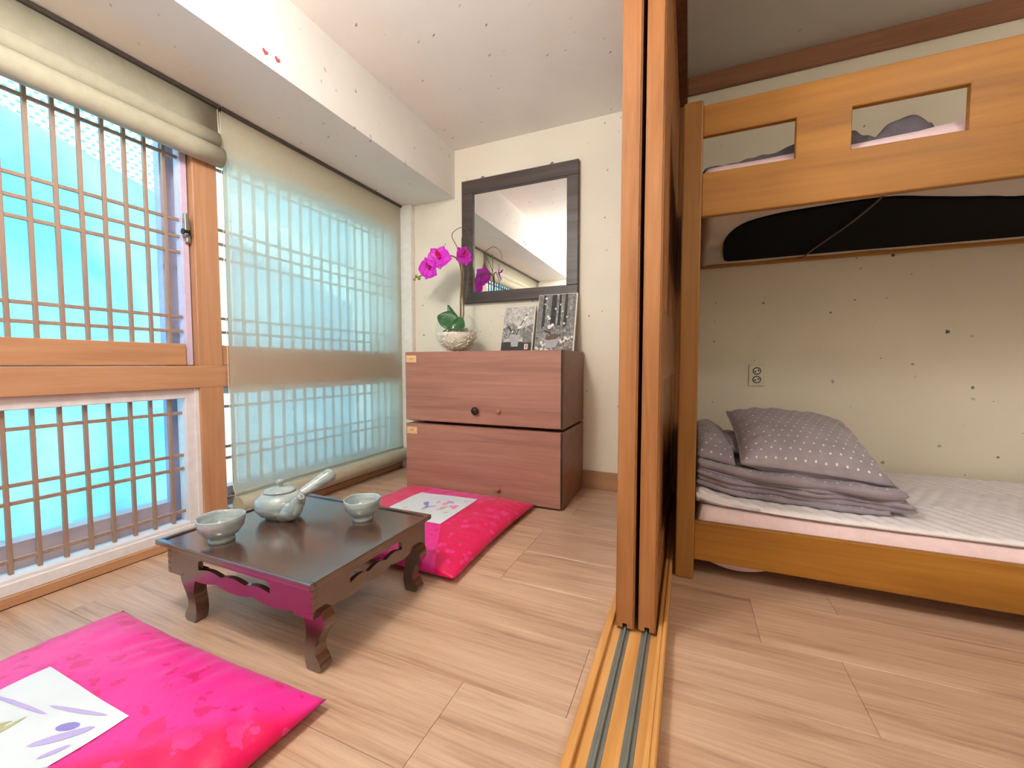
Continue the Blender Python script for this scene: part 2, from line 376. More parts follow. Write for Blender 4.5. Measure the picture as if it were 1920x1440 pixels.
struct(obj('baseboard_bedroom', bx(.03, 2.3, YB-.012, YB, 0, .1, bev=.002), 'baseboard_wood'))
struct(obj('trim_1', bx(-.03, 2.3, YB-.02, YB, 2.165, ZB, bev=.003), 'moulding_wood'), 'brown ceiling moulding above the bunk bed')
# window wall: posts, transom, sill, header
struct(obj('trim_2', bx(-2.0, XW, 1.072, 1.168, .740, 1.70, bev=.002), 'frame_wood'), 'orange wooden post between the upper lattice windows')
struct(obj('trim_11', bx(-2.0, XW, 1.072, 1.168, .034, .650, bev=.002), 'frame_wood'), 'orange wooden post between the lower lattice windows')
struct(obj('trim_3', bx(-2.0, XW+.001, YF, 1.180, .648, .741, bev=.002), 'frame_wood_h'), 'wooden transom rail below the uncovered lattice window')
struct(obj('trim_12', bx(-2.0, XW-.004, 1.180, 2.40, .648, .741, bev=.002), 'frame_wood_h'), 'wooden transom rail behind the lowered blind')
struct(obj('trim_4', bx(-2.0, XW, YF, 2.42, 0, .036, bev=.003), 'frame_wood_h'), 'low wooden sill strip along the floor')
struct(obj('trim_5', bx(-2.05, -1.91, YF, YB, 1.675, 1.862), 'paper_wall'))
struct(obj('trim_6', bx(-2.2, -1.905, 2.36, YB, 0, 1.862), 'white_jamb'))
struct(obj('trim_7', bx(-1.905, -1.80, 2.395, YB, 0, 1.862, bev=.004), 'white_jamb'), 'white vertical jamb in the corner beside the blind')
struct(obj('wall_left', bx(-2.2, -1.905, YF, -.40, 0, 1.862), 'paper_wall'))
CU = struct(obj('outer_curb', bx(-2.30, -2.06, YF, YB, -.05, .15), 'pink_curb'), 'pinkish ledge outside the lower window')
# outer frames seen through the lattice
struct(obj('outer_frame', bx(-2.07, -2.03, 1.02, 1.12, .0, 1.68), 'lilac_frame'), 'lilac-white outer window frame behind the lattice')
struct(obj('outer_frame', bx(-2.07, -2.03, YF, YB, .655, .745), 'lilac_frame'))
# insulating sheet outside the glass
SH = struct(obj('insulating_sheet', bx(-2.125, -2.12, YF, 1.225, .10, 1.90), 'cyan_sheet'), 'pale blue translucent insulating sheet outside the window')
struct(obj('insulating_sheet', bx(-2.125, -2.12, 1.225, 1.365, .10, 1.90), 'white_sheet'))
struct(obj('insulating_sheet', bx(-2.125, -2.12, 1.365, 2.16, .10, 1.90), 'cyan_sheet'))
struct(obj('insulating_sheet', bx(-2.125, -2.12, 2.16, YB, .10, 1.90), 'white_sheet'))
# ---- lattice windows
def window(n, y0, y1, z0, z1, ys, zs, label, upper):
    w_ = struct(obj('window_%d' % n, bx(-1.964, -1.960, y0, y1, z0, z1), 'pane_glass'), label)
    fm = 'frame_wood_h' if upper else 'white_frame'; fv = 'frame_wood' if upper else 'white_frame'
    if upper:
        obj('bottom_rail', bx(-1.975, -1.915, y0, y1-.033, z0-.085, z0+.003, bev=.002), fm, w_)
        obj('stile', bx(-1.975, -1.93, y1-.024, y1+.001, z0-.085, z1, bev=.002), 'lilac_frame', w_)
        obj('top_rail', bx(-1.975, -1.93, y0, y1, z1-.01, z1+.04, bev=.002), fm, w_)
    else:
        obj('top_rail', bx(-1.98, -1.92, y0, y1, z1, z1+.0435, bev=.002), fm, w_)
        obj('bottom_rail', bx(-1.98, -1.915, y0, y1, z0-.05, z0, bev=.002), fm, w_)
        obj('bottom_lip', bx(-1.915, -1.905, y0, y1+.05, z0-.05, z0-.012, bev=.002), fm, w_)
        obj('stile', bx(-1.98, -1.921, y1-.001, y1+.031, z0-.05, z1+.0435, bev=.002), fv, w_)
        obj('stile', bx(-1.98, -1.912, y1+.030, y1+.052, z0-.05, z1+.0435, bev=.002), fv, w_)
    bm = bx(-.007, .007, -.0055, .0055, 0, z1-z0, bev=.0012); vme = bpy.data.meshes.new('muntin'); bm.to_mesh(vme); bm.free(); vme.materials.append(MATS['lattice_wood'])
    bm = bx(-.005, .005, 0, y1-y0, -.006, .006, bev=.001); hme = bpy.data.meshes.new('muntin'); bm.to_mesh(hme); bm.free(); hme.materials.append(MATS['lattice_wood'])
    for y in ys: piece('muntin', vme, (-1.95, y, z0), w_)
    for z in zs: piece('muntin', hme, (-1.951, y0, z), w_)
    return w_
yu = [1.056 - .0623*k for k in range(0, 23)]; yl = [1.044 - .0637*k for k in range(0, 23)]
w1 = window(1, YF, 1.066, .829, 1.665, yu, [1.597, 1.345, 1.276, 1.212, .946, .885], 'upper lattice window of thin wooden bars, uncovered under the rolled-up blind', True)
window(2, YF, 1.026, .086, .606, yl, [.544, .366, .309, .128], 'lower lattice window with white frame by the floor', False)
yr = [1.235 + .0655*k for k in range(0, 18)]
window(3, 1.168, 2.36, .829, 1.665, yr, [1.613, 1.350, 1.288, 1.223, .954, .892], 'upper lattice window seen through the lowered blind', True)
window(4, 1.20, 2.36, .086, .614, yr, [.554, .369, .316, .128], 'lower lattice window seen through the lowered blind', False)
# sash latch
lt = obj('latch', bx(-1.93, -1.912, 1.048, 1.066, 1.25, 1.34, bev=.005, seg=2), 'steel', w1)
obj('lever', bx(-1.915, -1.895, 1.034, 1.050, 1.275, 1.365, bev=.004, seg=2), 'steel', lt)
bm = bmesh.new(); tube(bm, [(-1.905, 1.03, 1.29), (-1.905, 1.055, 1.29)], .012, 12); obj('cam', bm, 'dark_metal', lt)
# ---- sliding doors between the rooms
th = struct(obj('threshold', bx(-.2, -.038, YF, YB, 0, .012, bev=.001), 'track_wood'), 'orange wooden door sill with two grey metal tracks')
obj('lip', bx(-.2, -.181, YF, YB, .010, .026, bev=.002), 'track_wood', th)
obj('lip', bx(-.061, -.049, YF, YB, .010, .040, bev=.002), 'track_wood', th)
obj('lip', bx(-.049, -.038, YF, YB, 0, .046, bev=.003), 'track_wood', th)
for xc in (-.146, -.091):
    obj('track', bx(xc-.012, xc+.012, YF, YB, .0115, .0135, bev=.0005), 'rail_metal', th)
    obj('track_rib', bx(xc-.003, xc+.003, YF, YB, .013, .021, bev=.001), 'rail_metal', th)
hd = struct(obj('trim_8', bx(-.2, -.03, YF, YB, 2.10, 2.4), 'dark_jamb'), 'dark brown door header')
struct(obj('trim_9', bx(-.068, .0, 2.395, YB, 0, 2.10, bev=.003), 'door_wood'), 'brown door jamb against the back wall')
struct(obj('trim_10', bx(-.2, -.175, 2.395, YB, 0, 2.10, bev=.003), 'door_wood'))
def leaf(n, x0, x1, ya, yb, label):
    z0, z1 = .022, 2.11; xm = (x0+x1)/2; d = struct(obj('door_%d' % n, bx(xm-.003, xm+.003, ya+.05, yb-.05, z0+.04, z1-.04), 'white_jamb'), label)
    bm = bmesh.new()    # leading stile, notched over the track rib
    n2 = .006
    prism(bm, [(x0, z0), (xm-n2, z0), (xm-n2, z0+.012), (xm+n2, z0+.012), (xm+n2, z0), (x1, z0), (x1, z1), (x0, z1)], lambda u, v, w_: (u, ya+w_, v), .085)
    bmesh.ops.bevel(bm, geom=[e for e in bm.edges if abs(e.verts[0].co.z-e.verts[1].co.z) > 1], offset=.004, segments=2, affect='EDGES')
    obj('stile', bm, 'door_wood', d)
    obj('stile', bx(x0, x1, yb-.085, yb, z0, z1, bev=.003), 'door_wood', d)
    for a, b in ((z0, z0+.12), (.70, .92), (z1-.1, z1)): obj('rail', bx(x0+.002, x1-.002, ya+.085, yb-.085, a, b, bev=.002), 'door_wood', d)
    obj('lower_panel', bx(x0+.012, x1-.012, ya+.085, yb-.085, z0+.12, .70), 'door_wood', d)
    L = yb-ya-.17; N = 17
    vme = bx(x0-xm+.005, x1-xm-.005, -.005, .005, .92, z1-.1, bev=.001); me = bpy.data.meshes.new('muntin'); vme.to_mesh(me); vme.free(); me.materials.append(MATS['door_wood'])
    for k in range(1, N): piece('muntin', me, (xm, ya+.085+L*k/N, 0), d)
    hme = bx(x0-xm+.008, x1-xm-.008, 0, L, -.005, .005, bev=.001); me = bpy.data.meshes.new('muntin'); hme.to_mesh(me); hme.free(); me.materials.append(MATS['door_wood'])
    for z in (1.0, 1.06, 1.12, 1.42, 1.48, 1.54, 1.84, 1.9, 1.96): piece('muntin', me, (xm, ya+.085, z), d)
    return d
leaf(1, -.172, -.122, 1.13, 2.395, 'orange wooden lattice sliding door leaf next to the tea corner')
d2 = leaf(2, -.112, -.066, 1.135, 2.395, 'orange wooden lattice sliding door leaf next to the bunk bed')
# ================================================================== BLINDS
rb = thing('roller_blind', 'cream roller blind lowered over the lattice window beside the brown chests', 'blind', (-1.885, 1.8, 0))
obj('fabric', bx(-1.8855, -1.8845, 1.187, 2.39, .13, 1.85), 'blind_fabric', rb)
obj('head_rail', bx(-1.896, -1.872, 1.182, 2.395, 1.846, 1.861, bev=.002), 'head_rail', rb)
obj('hem_bar', bx(-1.889, -1.879, 1.187, 2.39, .150, .163, bev=.002), 'blind_roll', rb)
bm = bmesh.new(); tube(bm, [(-1.858, 1.188, .105), (-1.858, 2.388, .105)], .042, 20); auto(obj('fabric_roll', bm, 'blind_roll', rb))
bm = bmesh.new(); tube(bm, [(-1.89, 1.184, 1.84), (-1.888, 1.180, 1.0), (-1.882, 1.182, .2), (-1.86, 1.20, .055)], .0014, 5); obj('pull_cord', bm, 'white_plastic', rb)
bm = bmesh.new(); lathe(bm, [(0, -.008), (.005, -.005), (.007, 0), (.005, .006), (0, .009)], (-1.883, 1.182, .165), 8); obj('cord_bead', bm, 'head_rail', rb, True)
lb = thing('roller_blind', 'cream roller blind rolled up above the uncovered lattice window', 'blind', (-1.885, .4, 0))
obj('head_rail', bx(-1.896, -1.872, YF, 1.176, 1.846, 1.861, bev=.002), 'head_rail', lb)
def roll_prof():
    pts = [(-1.889, 1.85), (-1.889, 1.745)]
    for k in range(0, 11):
        a = R(80 - 17*k); pts.append((-1.884 + .020*math.cos(a), 1.712 + .030*math.sin(a)))
    for k in range(0, 22):
        a = R(78 - 13*k); pts.append((-1.872 + .037*math.cos(a), 1.640 + .040*math.sin(a)))
    return pts
P = roll_prof(); bm = bmesh.new()
grid(bm, lambda u, v: (P[int(round(u*(len(P)-1)))][0], YF+.005 + (1.172-YF-.005)*v, P[int(round(u*(len(P)-1)))][1] + .004*math.sin(v*5)*(1 if u > .1 else 0)), len(P)-1, 12)
ob = obj('fabric', bm, 'blind_roll', lb, True); sm_ = ob.modifiers.new('thick', 'SOLIDIFY'); sm_.thickness = .002
bm = bmesh.new(); tube(bm, [(-1.872, YF+.006, 1.640), (-1.872, 1.171, 1.640)], .034, 16); auto(obj('fabric_roll', bm, 'blind_roll', lb))
bm = bmesh.new(); tube(bm, [(-1.888, 1.172, 1.845), (-1.888, 1.175, 1.77), (-1.876, 1.175, 1.69), (-1.872, 1.176, 1.60)], .0022, 6); obj('pull_cord', bm, 'white_plastic', lb)
# ================================================================== CHESTS
def chest(z0, z1, label, knob, cap):
    t = thing('storage_chest', label, 'chest', (-1.055, 2.2, z0))
    obj('body', bx(-1.52, -.575, 1.99, 2.425, z0, z1, bev=.0015), 'chest_side', t)
    dr = obj('door', bx(-1.53, -.58, 1.97, 1.9885, z0+.006, z1-.001, bev=.002), 'chest_wood', t)
    obj('edge_band', bx(-.5805, -.577, 1.971, 1.988, z0+.007, z1-.002), 'dark_metal', dr)
    obj('sticker', bx(-1.522, -1.452, 1.9690, 1.9705, z1-.062, z1-.022, bev=.0004), 'tan_label', dr)
    for i in range(3): obj('sticker_print', bx(-1.498+i*.009, -1.492+i*.009, 1.9686, 1.9692, z1-.047, z1-.036), 'label_ink', dr)
    for x, z, r, m_, d in ([knob] if knob else []) + [cap]:
        bm = bmesh.new(); pr = [(0, d), (r*.6, d), (r, d*.75), (r*.95, d*.45), (r*.5, d*.3), (r*.55, 0)]
        lathe(bm, pr, (0, 0, 0), 20); bmesh.ops.rotate(bm, verts=bm.verts, cent=(0, 0, 0), matrix=Matrix.Rotation(R(90), 3, 'X')); bmesh.ops.translate(bm, verts=bm.verts, vec=(x, 1.9702, z))
        obj('knob', bm, m_, dr, True)
    return t
chest(.006, .402, 'lower brown wooden chest on the floor behind the pink cushion', None, (-.925, .076, .013, 'cream_knob', .02))
uc = chest(.415, .82, 'upper brown wooden chest carrying the orchid and pictures', (-1.059, .494, .021, 'dark_metal', .03), (-.924, .497, .013, 'cream_knob', .012))
for x, y in ((-1.44, 2.07), (-.66, 2.07), (-1.44, 2.36), (-.66, 2.36)): obj('foot', bx(x-.02, x+.02, y-.02, y+.02, .4015, .4155), 'black', uc)
# ================================================================== MIRROR
mr = thing('wall_mirror', 'square wall mirror in a dark wooden frame above the chests', 'mirror', (-1.01, YB-.03, 1.15))
a0, a1, b0, b1 = -1.398, -.609, 1.150, 1.948; i0, i1, j0, j1 = -1.316, -.681, 1.222, 1.863
obj('glass', bx(i0-.01, i1+.01, 2.424, 2.430, j0-.01, j1+.01), 'mirror', mr)
for nm, q in (('frame_bar', (a0, a1, b0, j0)), ('frame_bar', (a0, a1, j1, b1)), ('frame_bar', (a0, i0, j0-.002, j1+.002)), ('frame_bar', (i1, a1, j0-.002, j1+.002))):
    obj(nm, bx(q[0], q[1], 2.406, 2.4395, q[2], q[3], bev=.004), 'mirror_wood', mr)
for x in (-1.25, -.78):
    bm = bmesh.new(); tube(bm, [(x-.012, 2.425, b1), (x-.006, 2.425, b1+.012), (x+.006, 2.425, b1+.016), (x+.012, 2.425, b1)], .003, 6); obj('hook', bm, 'dark_metal', mr)
# ================================================================== PICTURES (leaning canvases)
def picture(x0, x1, h, label, kind):
    T = Matrix.Translation((x0, 2.305, .8205)) @ Matrix.Rotation(R(-15), 4, 'X'); W_ = x1-x0
    t = thing('canvas_picture', label, 'picture', (0, 0, 0)); WM[t.name] = Vector((0, 0, 0))
    bm = bx(0, W_, 0, .016, 0, h, bev=.001); bmesh.ops.transform(bm, matrix=T, verts=bm.verts); obj('canvas', bm, 'canvas', t)
    lay = [0]
    def flat(name, poly, mat, lvl=None):
        lay[0] += 1; d = .0003 + .00012*lay[0] if lvl is None else lvl
        bm = bmesh.new(); prism(bm, [(u*W_, v*h) for u, v in poly], lambda u, v, w_: T @ Vector((u, -d+w_, v)), d-.0001); return obj(name, bm, mat, t)
    def blob(name, cx, cy, r, mat, n=8, e=1): return flat(name, [(cx+r*math.cos(2*math.pi*k/n)*(1+.25*random.random()), cy+r*e*W_/h*math.sin(2*math.pi*k/n)*(1+.25*random.random())) for k in range(n)], mat)
    rect = lambda a, b, c, d: [(a, c), (b, c), (b, d), (a, d)]
    def stroke(name, pts, wd, mat):
        up = [(x-wd*.5, y+wd*.35) for x, y in pts]; dn = [(x+wd*.5, y-wd*.35) for x, y in pts]; return flat(name, up + dn[::-1], mat)
    flat('print', rect(.01, .97, .01, .99), 'print_mist' if kind == 1 else 'print_grove')
    if kind == 1:
        flat('print_shade', [(.01, .2), (.3, .36), (.6, .3), (.97, .42), (.97, .6), (.6, .5), (.3, .62), (.01, .5)], 'print_grove')
        flat('print_ground', rect(.01, .97, .01, .22), 'ink_dark')
        flat('print_rock', [(.68, .2), (.66, .38), (.75, .46), (.88, .44), (.95, .34), (.95, .2)], 'ink_mid')
        flat('print_pot', [(.33, .12), (.28, .31), (.25, .33), (.25, .36), (.6, .36), (.6, .33), (.56, .31), (.54, .12)], 'ink_pot')
        flat('print_pot_rim', [(.25, .335), (.6, .335), (.57, .375), (.42, .385), (.28, .375)], 'ink_light')
        stroke('print_branch', [(.44, .36), (.28, .44), (.17, .56), (.12, .62)], .02, 'ink_dark'); stroke('print_branch', [(.47, .36), (.52, .5), (.62, .64), (.72, .78), (.8, .86)], .02, 'ink_dark')
        for x, y, r in ((.52, .53, .045), (.58, .54, .035), (.33, .44, .03), (.72, .74, .035), (.68, .7, .03), (.78, .83, .03)): blob('print_blossom', x, y, r, 'ink_white', 7)
        flat('print_seal', rect(.75, .86, .06, .17), 'ink_white'); flat('print_seal_mark', rect(.775, .835, .075, .155), 'ink_seal')
    else:
        for a, b, mt in ((.02, .12, 'ink_mid'), (.14, .2, 'ink_dark'), (.3, .36, 'ink_mid'), (.36, .48, 'ink_dark'), (.55, .6, 'ink_dark'), (.66, .82, 'ink_mid'), (.7, .76, 'ink_dark'), (.9, .96, 'ink_mid')):
            flat('print_trunk', [(a-.01, .36+.1*random.random()), (b+.01, .36+.1*random.random()), (b, .99), (a, .99)], mt)
        for k in range(46):
            x = .04+.9*random.random(); y = .02+.16*random.random()+(.06 if x > .6 else 0); blob('print_pebble', x, y, .02+.015*random.random(), random.choice(['ink_white', 'ink_white', 'ink_mid']), 6)
        flat('print_pot', [(.3, .06), (.24, .2), (.25, .24), (.62, .26), (.64, .22), (.56, .06)], 'ink_pot')
        flat('print_pot_rim', [(.24, .22), (.34, .19), (.56, .21), (.66, .28), (.5, .3), (.32, .25)], 'ink_brown')
        stroke('print_branch', [(.46, .24), (.38, .32), (.26, .36), (.2, .36)], .025, 'ink_brown'); stroke('print_branch', [(.42, .26), (.36, .36), (.34, .44)], .03, 'ink_brown')
        for x, y, r in ((.36, .42, .05), (.43, .45, .04), (.3, .6, .03), (.34, .56, .03), (.48, .73, .025), (.22, .92, .03), (.2, .82, .02), (.6, .8, .02), (.66, .68, .02), (.72, .47, .025), (.78, .58, .02)): blob('print_blossom', x, y, r, 'ink_white', 7)
        flat('print_seal', rect(.79, .86, .07, .13), 'ink_seal')
    return t
picture(-1.070, -.862, .298, 'smaller grey ink picture of a potted plum branch with red seal', 1)
picture(-.848, -.606, .362, 'taller grey ink picture of a pot among dark tree trunks', 2)
# ================================================================== VASE, GRAVEL, ORCHID
vc = (-1.315, 2.2, .8205)
bm = bmesh.new(); pr = [(0, 0)]
for k in range(0, 25):
    a = R(-68 + k*(68+52)/24); pr.append((.131*math.cos(a), .122 + .131*math.sin(a)))
lathe(bm, pr, vc, 40); vs = obj('glass_vase', bm, 'vase_glass', None, True); tag(vs, 'round clear glass bowl vase on the upper chest', 'vase')
bm = bmesh.new(); me = None
def in_bowl(): 
    while True:
        x, y, z = random.uniform(-.125, .125), random.uniform(-.125, .125), random.uniform(.004, .128)
        if x*x + y*y + (z-.122)**2 < .122**2 and z > .008: return x, y, z + .018*math.sin(x*22)*(z > .1)
for k in range(2600):
    x, y, z = in_bowl()
    r_ = (x*x+y*y+(z-.122)**2)**.5
    if r_ < .095 and z < .105: continue
    s = random.uniform(.0035, .007); bmesh.ops.create_icosphere(bm, subdivisions=1, radius=s, matrix=Matrix.Translation((vc[0]+x, vc[1]+y, vc[2]+z)) @ Matrix.Diagonal((1, 1, .7, 1)))
lathe(bm, [(0, .006)] + [(.119*math.cos(R(a)), .122+.119*math.sin(R(a))) for a in range(-70, 0, 10)] + [(.117, .118), (0, .119)], vc, 28)
gv = obj('gravel', bm, 'gravel', None, True); gv['kind'] = 'stuff'; tag(gv, 'pale cream gravel filling the glass bowl vase', 'gravel')
oc = thing('orchid', 'magenta orchid with dark green leaves growing from the glass bowl', 'orchid', (vc[0], vc[1], .93)); WM[oc.name] = Vector((vc[0], vc[1], .93))
def cr(pts, n=6):   # Catmull-Rom through the points
    pts = [Vector(p) for p in pts]; q = [pts[0]*2-pts[1]] + pts + [pts[-1]*2-pts[-2]]; out = []
    for i in range(1, len(q)-2):
        for k in range(n):
            t = k/n; a, b, c, d = q[i-1], q[i], q[i+1], q[i+2]
            out.append(.5*((2*b) + (c-a)*t + (2*a-5*b+4*c-d)*t*t + (3*b-a-3*c+d)*t**3))
    return out + [pts[-1]]
y_ = 2.2
def stem(pts, r, mat='stem', name='stem'):
    bm = bmesh.new(); p = cr(pts); tube(bm, p, [r*(1-.5*i/len(p)) for i in range(len(p))], 7); return obj(name, bm, mat, oc, True)
stem([(-1.30, y_, .93), (-1.288, y_, 1.05), (-1.285, y_-.004, 1.15), (-1.28, y_, 1.27), (-1.287, y_-.01, 1.36), (-1.32, y_-.02, 1.40), (-1.37, y_-.03, 1.405), (-1.42, y_-.035, 1.385), (-1.47, y_-.03, 1.345), (-1.53, y_-.03, 1.31), (-1.60, y_-.03, 1.292)], .0065)
stem([(-1.297, y_+.006, .93), (-1.275, y_+.012, 1.06), (-1.28, y_+.01, 1.18), (-1.270, y_+.005, 1.3), (-1.275, y_, 1.38), (-1.262, y_-.005, 1.40)], .0055)
stem([(-1.29, y_+.004, 1.1), (-1.277, y_-.004, 1.25), (-1.283, y_+.003, 1.36), (-1.283, y_+.01, 1.52)], .0035, 'twig', 'twig')
stem([(-1.283, y_+.005, 1.40), (-1.315, y_, 1.47), (-1.345, y_, 1.525), (-1.335, y_, 1.555), (-1.28, y_, 1.575), (-1.23, y_, 1.54), (-1.21, y_, 1.48)], .0028, 'twig', 'twig')
stem([(-1.26, y_, 1.40), (-1.235, y_, 1.32), (-1.243, y_, 1.2), (-1.262, y_, 1.10)], .0025, 'twig', 'twig')
def petal(fl_, c, dirv, nrm, L, W_, mat='orchid_petal', cup=.25, name='petal'):
    dirv = Vector(dirv).normalized(); nrm = Vector(nrm).normalized(); side = dirv.cross(nrm).normalized(); bm = bmesh.new(); nu, nv = 6, 6
    def f(u, v):
        t = u; wv = W_*math.sin(math.pi*min(1, .06+.92*t)**.8)*.5; s_ = (v-.5)*2
        return Vector(c) + dirv*(L*t) + side*(wv*s_) + nrm*(cup*W_*(.5*s_*s_*.6 - .9*(t-.4)**2) + .006*t)
    grid(bm, f, nu, nv); o = obj(name, bm, mat, fl_, True); m_ = o.modifiers.new('t', 'SOLIDIFY'); m_.thickness = .0012; return o
def flower(c, face, roll, s=1.0):
    face = Vector(face).normalized(); u, v = frame_at(None, face); 
    bm = bmesh.new(); bmesh.ops.create_icosphere(bm, subdivisions=2, radius=.007*s, matrix=Matrix.Translation(Vector(c)+face*.006))
    fo = obj('flower', bm, 'orchid_lip', oc, True)
    for k, (ang, L, W_) in enumerate(((90, .050, .052), (18, .056, .072), (162, .056, .072), (234, .05, .046), (306, .05, .046))):
        a = R(ang+roll); d = (v*math.sin(a) + u*math.cos(a) + face*.12); petal(fo, c, d, face, L*s, W_*s)
    a = R(270+roll); petal(fo, Vector(c)+face*.008, v*math.sin(a)+u*math.cos(a)+face*.8, face, .03*s, .022*s, 'orchid_lip', .5, 'lip')
    return fo
for c, fc, rl, s in (((-1.405, y_-.05, 1.395), (.25, -1, .05), 8, 1.5), ((-1.470, y_-.06, 1.335), (-.1, -1, -.1), -20, 1.4), ((-1.256, y_-.03, 1.395), (1, -.35, .1), 15, 1.25)): flower(c, fc, rl, s)
for c, r in (((-1.535, y_-.035, 1.335), .026),):
    bm = bmesh.new(); bmesh.ops.create_uvsphere(bm, u_segments=12, v_segments=8, radius=r, matrix=Matrix.Translation(c) @ Matrix.Diagonal((1.1, .8, .85, 1))); obj('bud', bm, 'orchid_petal', oc, True)
for c, r in (((-1.545, y_-.03, 1.317), .011), ((-1.572, y_-.03, 1.288), .011), ((-1.592, y_-.03, 1.303), .010), ((-1.607, y_-.03, 1.284), .009), ((-1.515, y_-.03, 1.322), .009)):
    bm = bmesh.new(); bmesh.ops.create_uvsphere(bm, u_segments=10, v_segments=6, radius=r, matrix=Matrix.Translation(c)); obj('bud', bm, 'bud', oc, True)
def leafm(p0, d, up, L, W_, bend):
    d = Vector(d).normalized(); up = Vector(up).normalized(); sd = d.cross(up).normalized(); up = sd.cross(d); bm = bmesh.new()
    def f(u, v):
        w2 = W_*.5*max(.02, math.sin(math.pi*min(.985, u*.93+.06)))**.7; s_ = (v-.5)*2
        return Vector(p0) + d*(L*u) + up*(bend*u*u) + sd*(w2*s_) + up*(.15*w2*s_*s_)
    grid(bm, f, 12, 6); o = obj('leaf', bm, 'leaf', oc, True); q = o.modifiers.new('t', 'SOLIDIFY'); q.thickness = .003
leafm((-1.285, 2.17, .985), (-.85, -.35, .42), (.25, -.85, .5), .14, .125, -.01)
leafm((-1.33, 2.15, .985), (.75, -.55, .1), (0, -.75, .7), .125, .12, -.05)
leafm((-1.31, 2.22, .95), (-.5, .1, .95), (.3, -1, 0), .19, .05, .01)
leafm((-1.31, 2.19, .955), (-.5, -.5, -.02), (0, -.5, .9), .10, .07, -.03)
# ================================================================== TEA TABLE
ZT = .236
tb = thing('tea_table', 'low dark brown wooden tea table with scalloped apron and curved legs', 'table', (-1.1, .9, 0))
tp_ = obj('tabletop', bx(-1.411, -.796, .666, 1.146, ZT-.014, ZT-.002), 'table_wood', tb)
for q in ((-1.415, -.792, .662, .677), (-1.415, -.792, 1.135, 1.150), (-1.415, -1.400, .677, 1.135), (-.807, -.792, .677, 1.135)): obj('rim', bx(*q, ZT-.012, ZT+.003, bev=.0025, seg=2), 'table_wood', tp_)
def scallop(a, b, amp, z, n):    # points along a wavy lower edge from a to b
    return [(a+(b-a)*k/n, z - amp*abs(math.sin(math.pi*3*k/n)) + amp*.4) for k in range(n+1)]
def apron(to3, a, b, th_):
    L = b-a; h0, h1 = a+L*.245, b-L*.255; zt = ZT-.013; zb = .141
    # four solid pieces around the long opening: ends, bar above and wavy bar below, one outline each joined in one mesh
    bm = bmesh.new(); outer_low = [(a, zb)] + [(a+L*.1, zb)] + scallop(a+L*.12, b-L*.12, .010, zb+.004, 30) + [(b-L*.1, zb), (b, zb)]
    top = [(b, zt), (a, zt)]; lo, hi = .174, .203
    inner = [(h0, hi-.010), (h0+.008, hi), (h1-.008, hi), (h1, hi-.010), (h1, lo)] + [(h1-(h1-h0)*k/24, lo+.008*abs(math.sin(math.pi*3*k/24))*(1 if 0 < k < 24 else 0) - .001) for k in range(1, 24)] + [(h0, lo)]
    ov = [[], []]; iv = [[], []]
    for s_, w_ in ((0, 0), (1, th_)):
        oe = [bm.verts.new(to3(u, v, w_)) for u, v in outer_low + top]; ie = [bm.verts.new(to3(u, v, w_)) for u, v in inner]
        ee = [bm.edges.new((oe[k], oe[(k+1) % len(oe)])) for k in range(len(oe))] + [bm.edges.new((ie[k], ie[(k+1) % len(ie)])) for k in range(len(ie))]
        bmesh.ops.triangle_fill(bm, edges=ee, use_beauty=True); ov[s_], iv[s_] = oe, ie
    for A, B in ((ov[0], ov[1]), (iv[0], iv[1])):
        for k in range(len(A)): bm.faces.new((A[k], A[(k+1) % len(A)], B[(k+1) % len(A)], B[k]))
    return obj('apron', bm, 'table_wood', tb)
apron(lambda u, v, w_: (u, .680+w_, v), -1.388, -.806, .013); apron(lambda u, v, w_: (u, 1.118+w_, v), -1.388, -.806, .013)
apron(lambda u, v, w_: (-.819+w_, u, v), .6935, 1.1175, .013); apron(lambda u, v, w_: (-1.388+w_, u, v), .6935, 1.1175, .013)
for x in (-1.388, -.806):
    for z in (.15, .168, .186, .204):
        s_ = -1 if x > -1 else 1; obj('joint', bx(x-.0006 if s_ > 0 else x-.0125, x+.0125 if s_ > 0 else x+.0006, .6794, .693, z, z+.006), 'table_wood', tb)
def leg(xo, sx, y0, y1):
    # S-curved outline in x-z, outer side at xo (sx=+1 curves to +x)
    outer = cr([(-.004, 0, .155), (.004, 0, .135), (.003, 0, .115), (-.016, 0, .085), (-.027, 0, .058), (-.022, 0, .035), (-.008, 0, .020), (-.010, 0, .006), (-.022, 0, .0)], 5)
    inner = cr([(-.052, 0, .0), (-.058, 0, .012), (-.063, 0, .035), (-.061, 0, .06), (-.055, 0, .09), (-.058, 0, .118), (-.068, 0, .142), (-.072, 0, .155)], 5)
    poly = [(xo + sx*p.x, p.z) for p in outer + inner]
    bm = bmesh.new(); prism(bm, poly, lambda u, v, w_: (u, y0+w_, v), y1-y0)
    es = [e for e in bm.edges if abs(e.verts[0].co.y-e.verts[1].co.y) < 1e-6]; bmesh.ops.bevel(bm, geom=es, offset=.005, segments=2, affect='EDGES', clamp_overlap=True)
    auto(obj('leg', bm, 'table_wood', tb), 40)
for y0, y1 in ((.6935, .728), (1.076, 1.112)): leg(-.792, 1, y0, y1); leg(-1.350, -1, y0, y1)
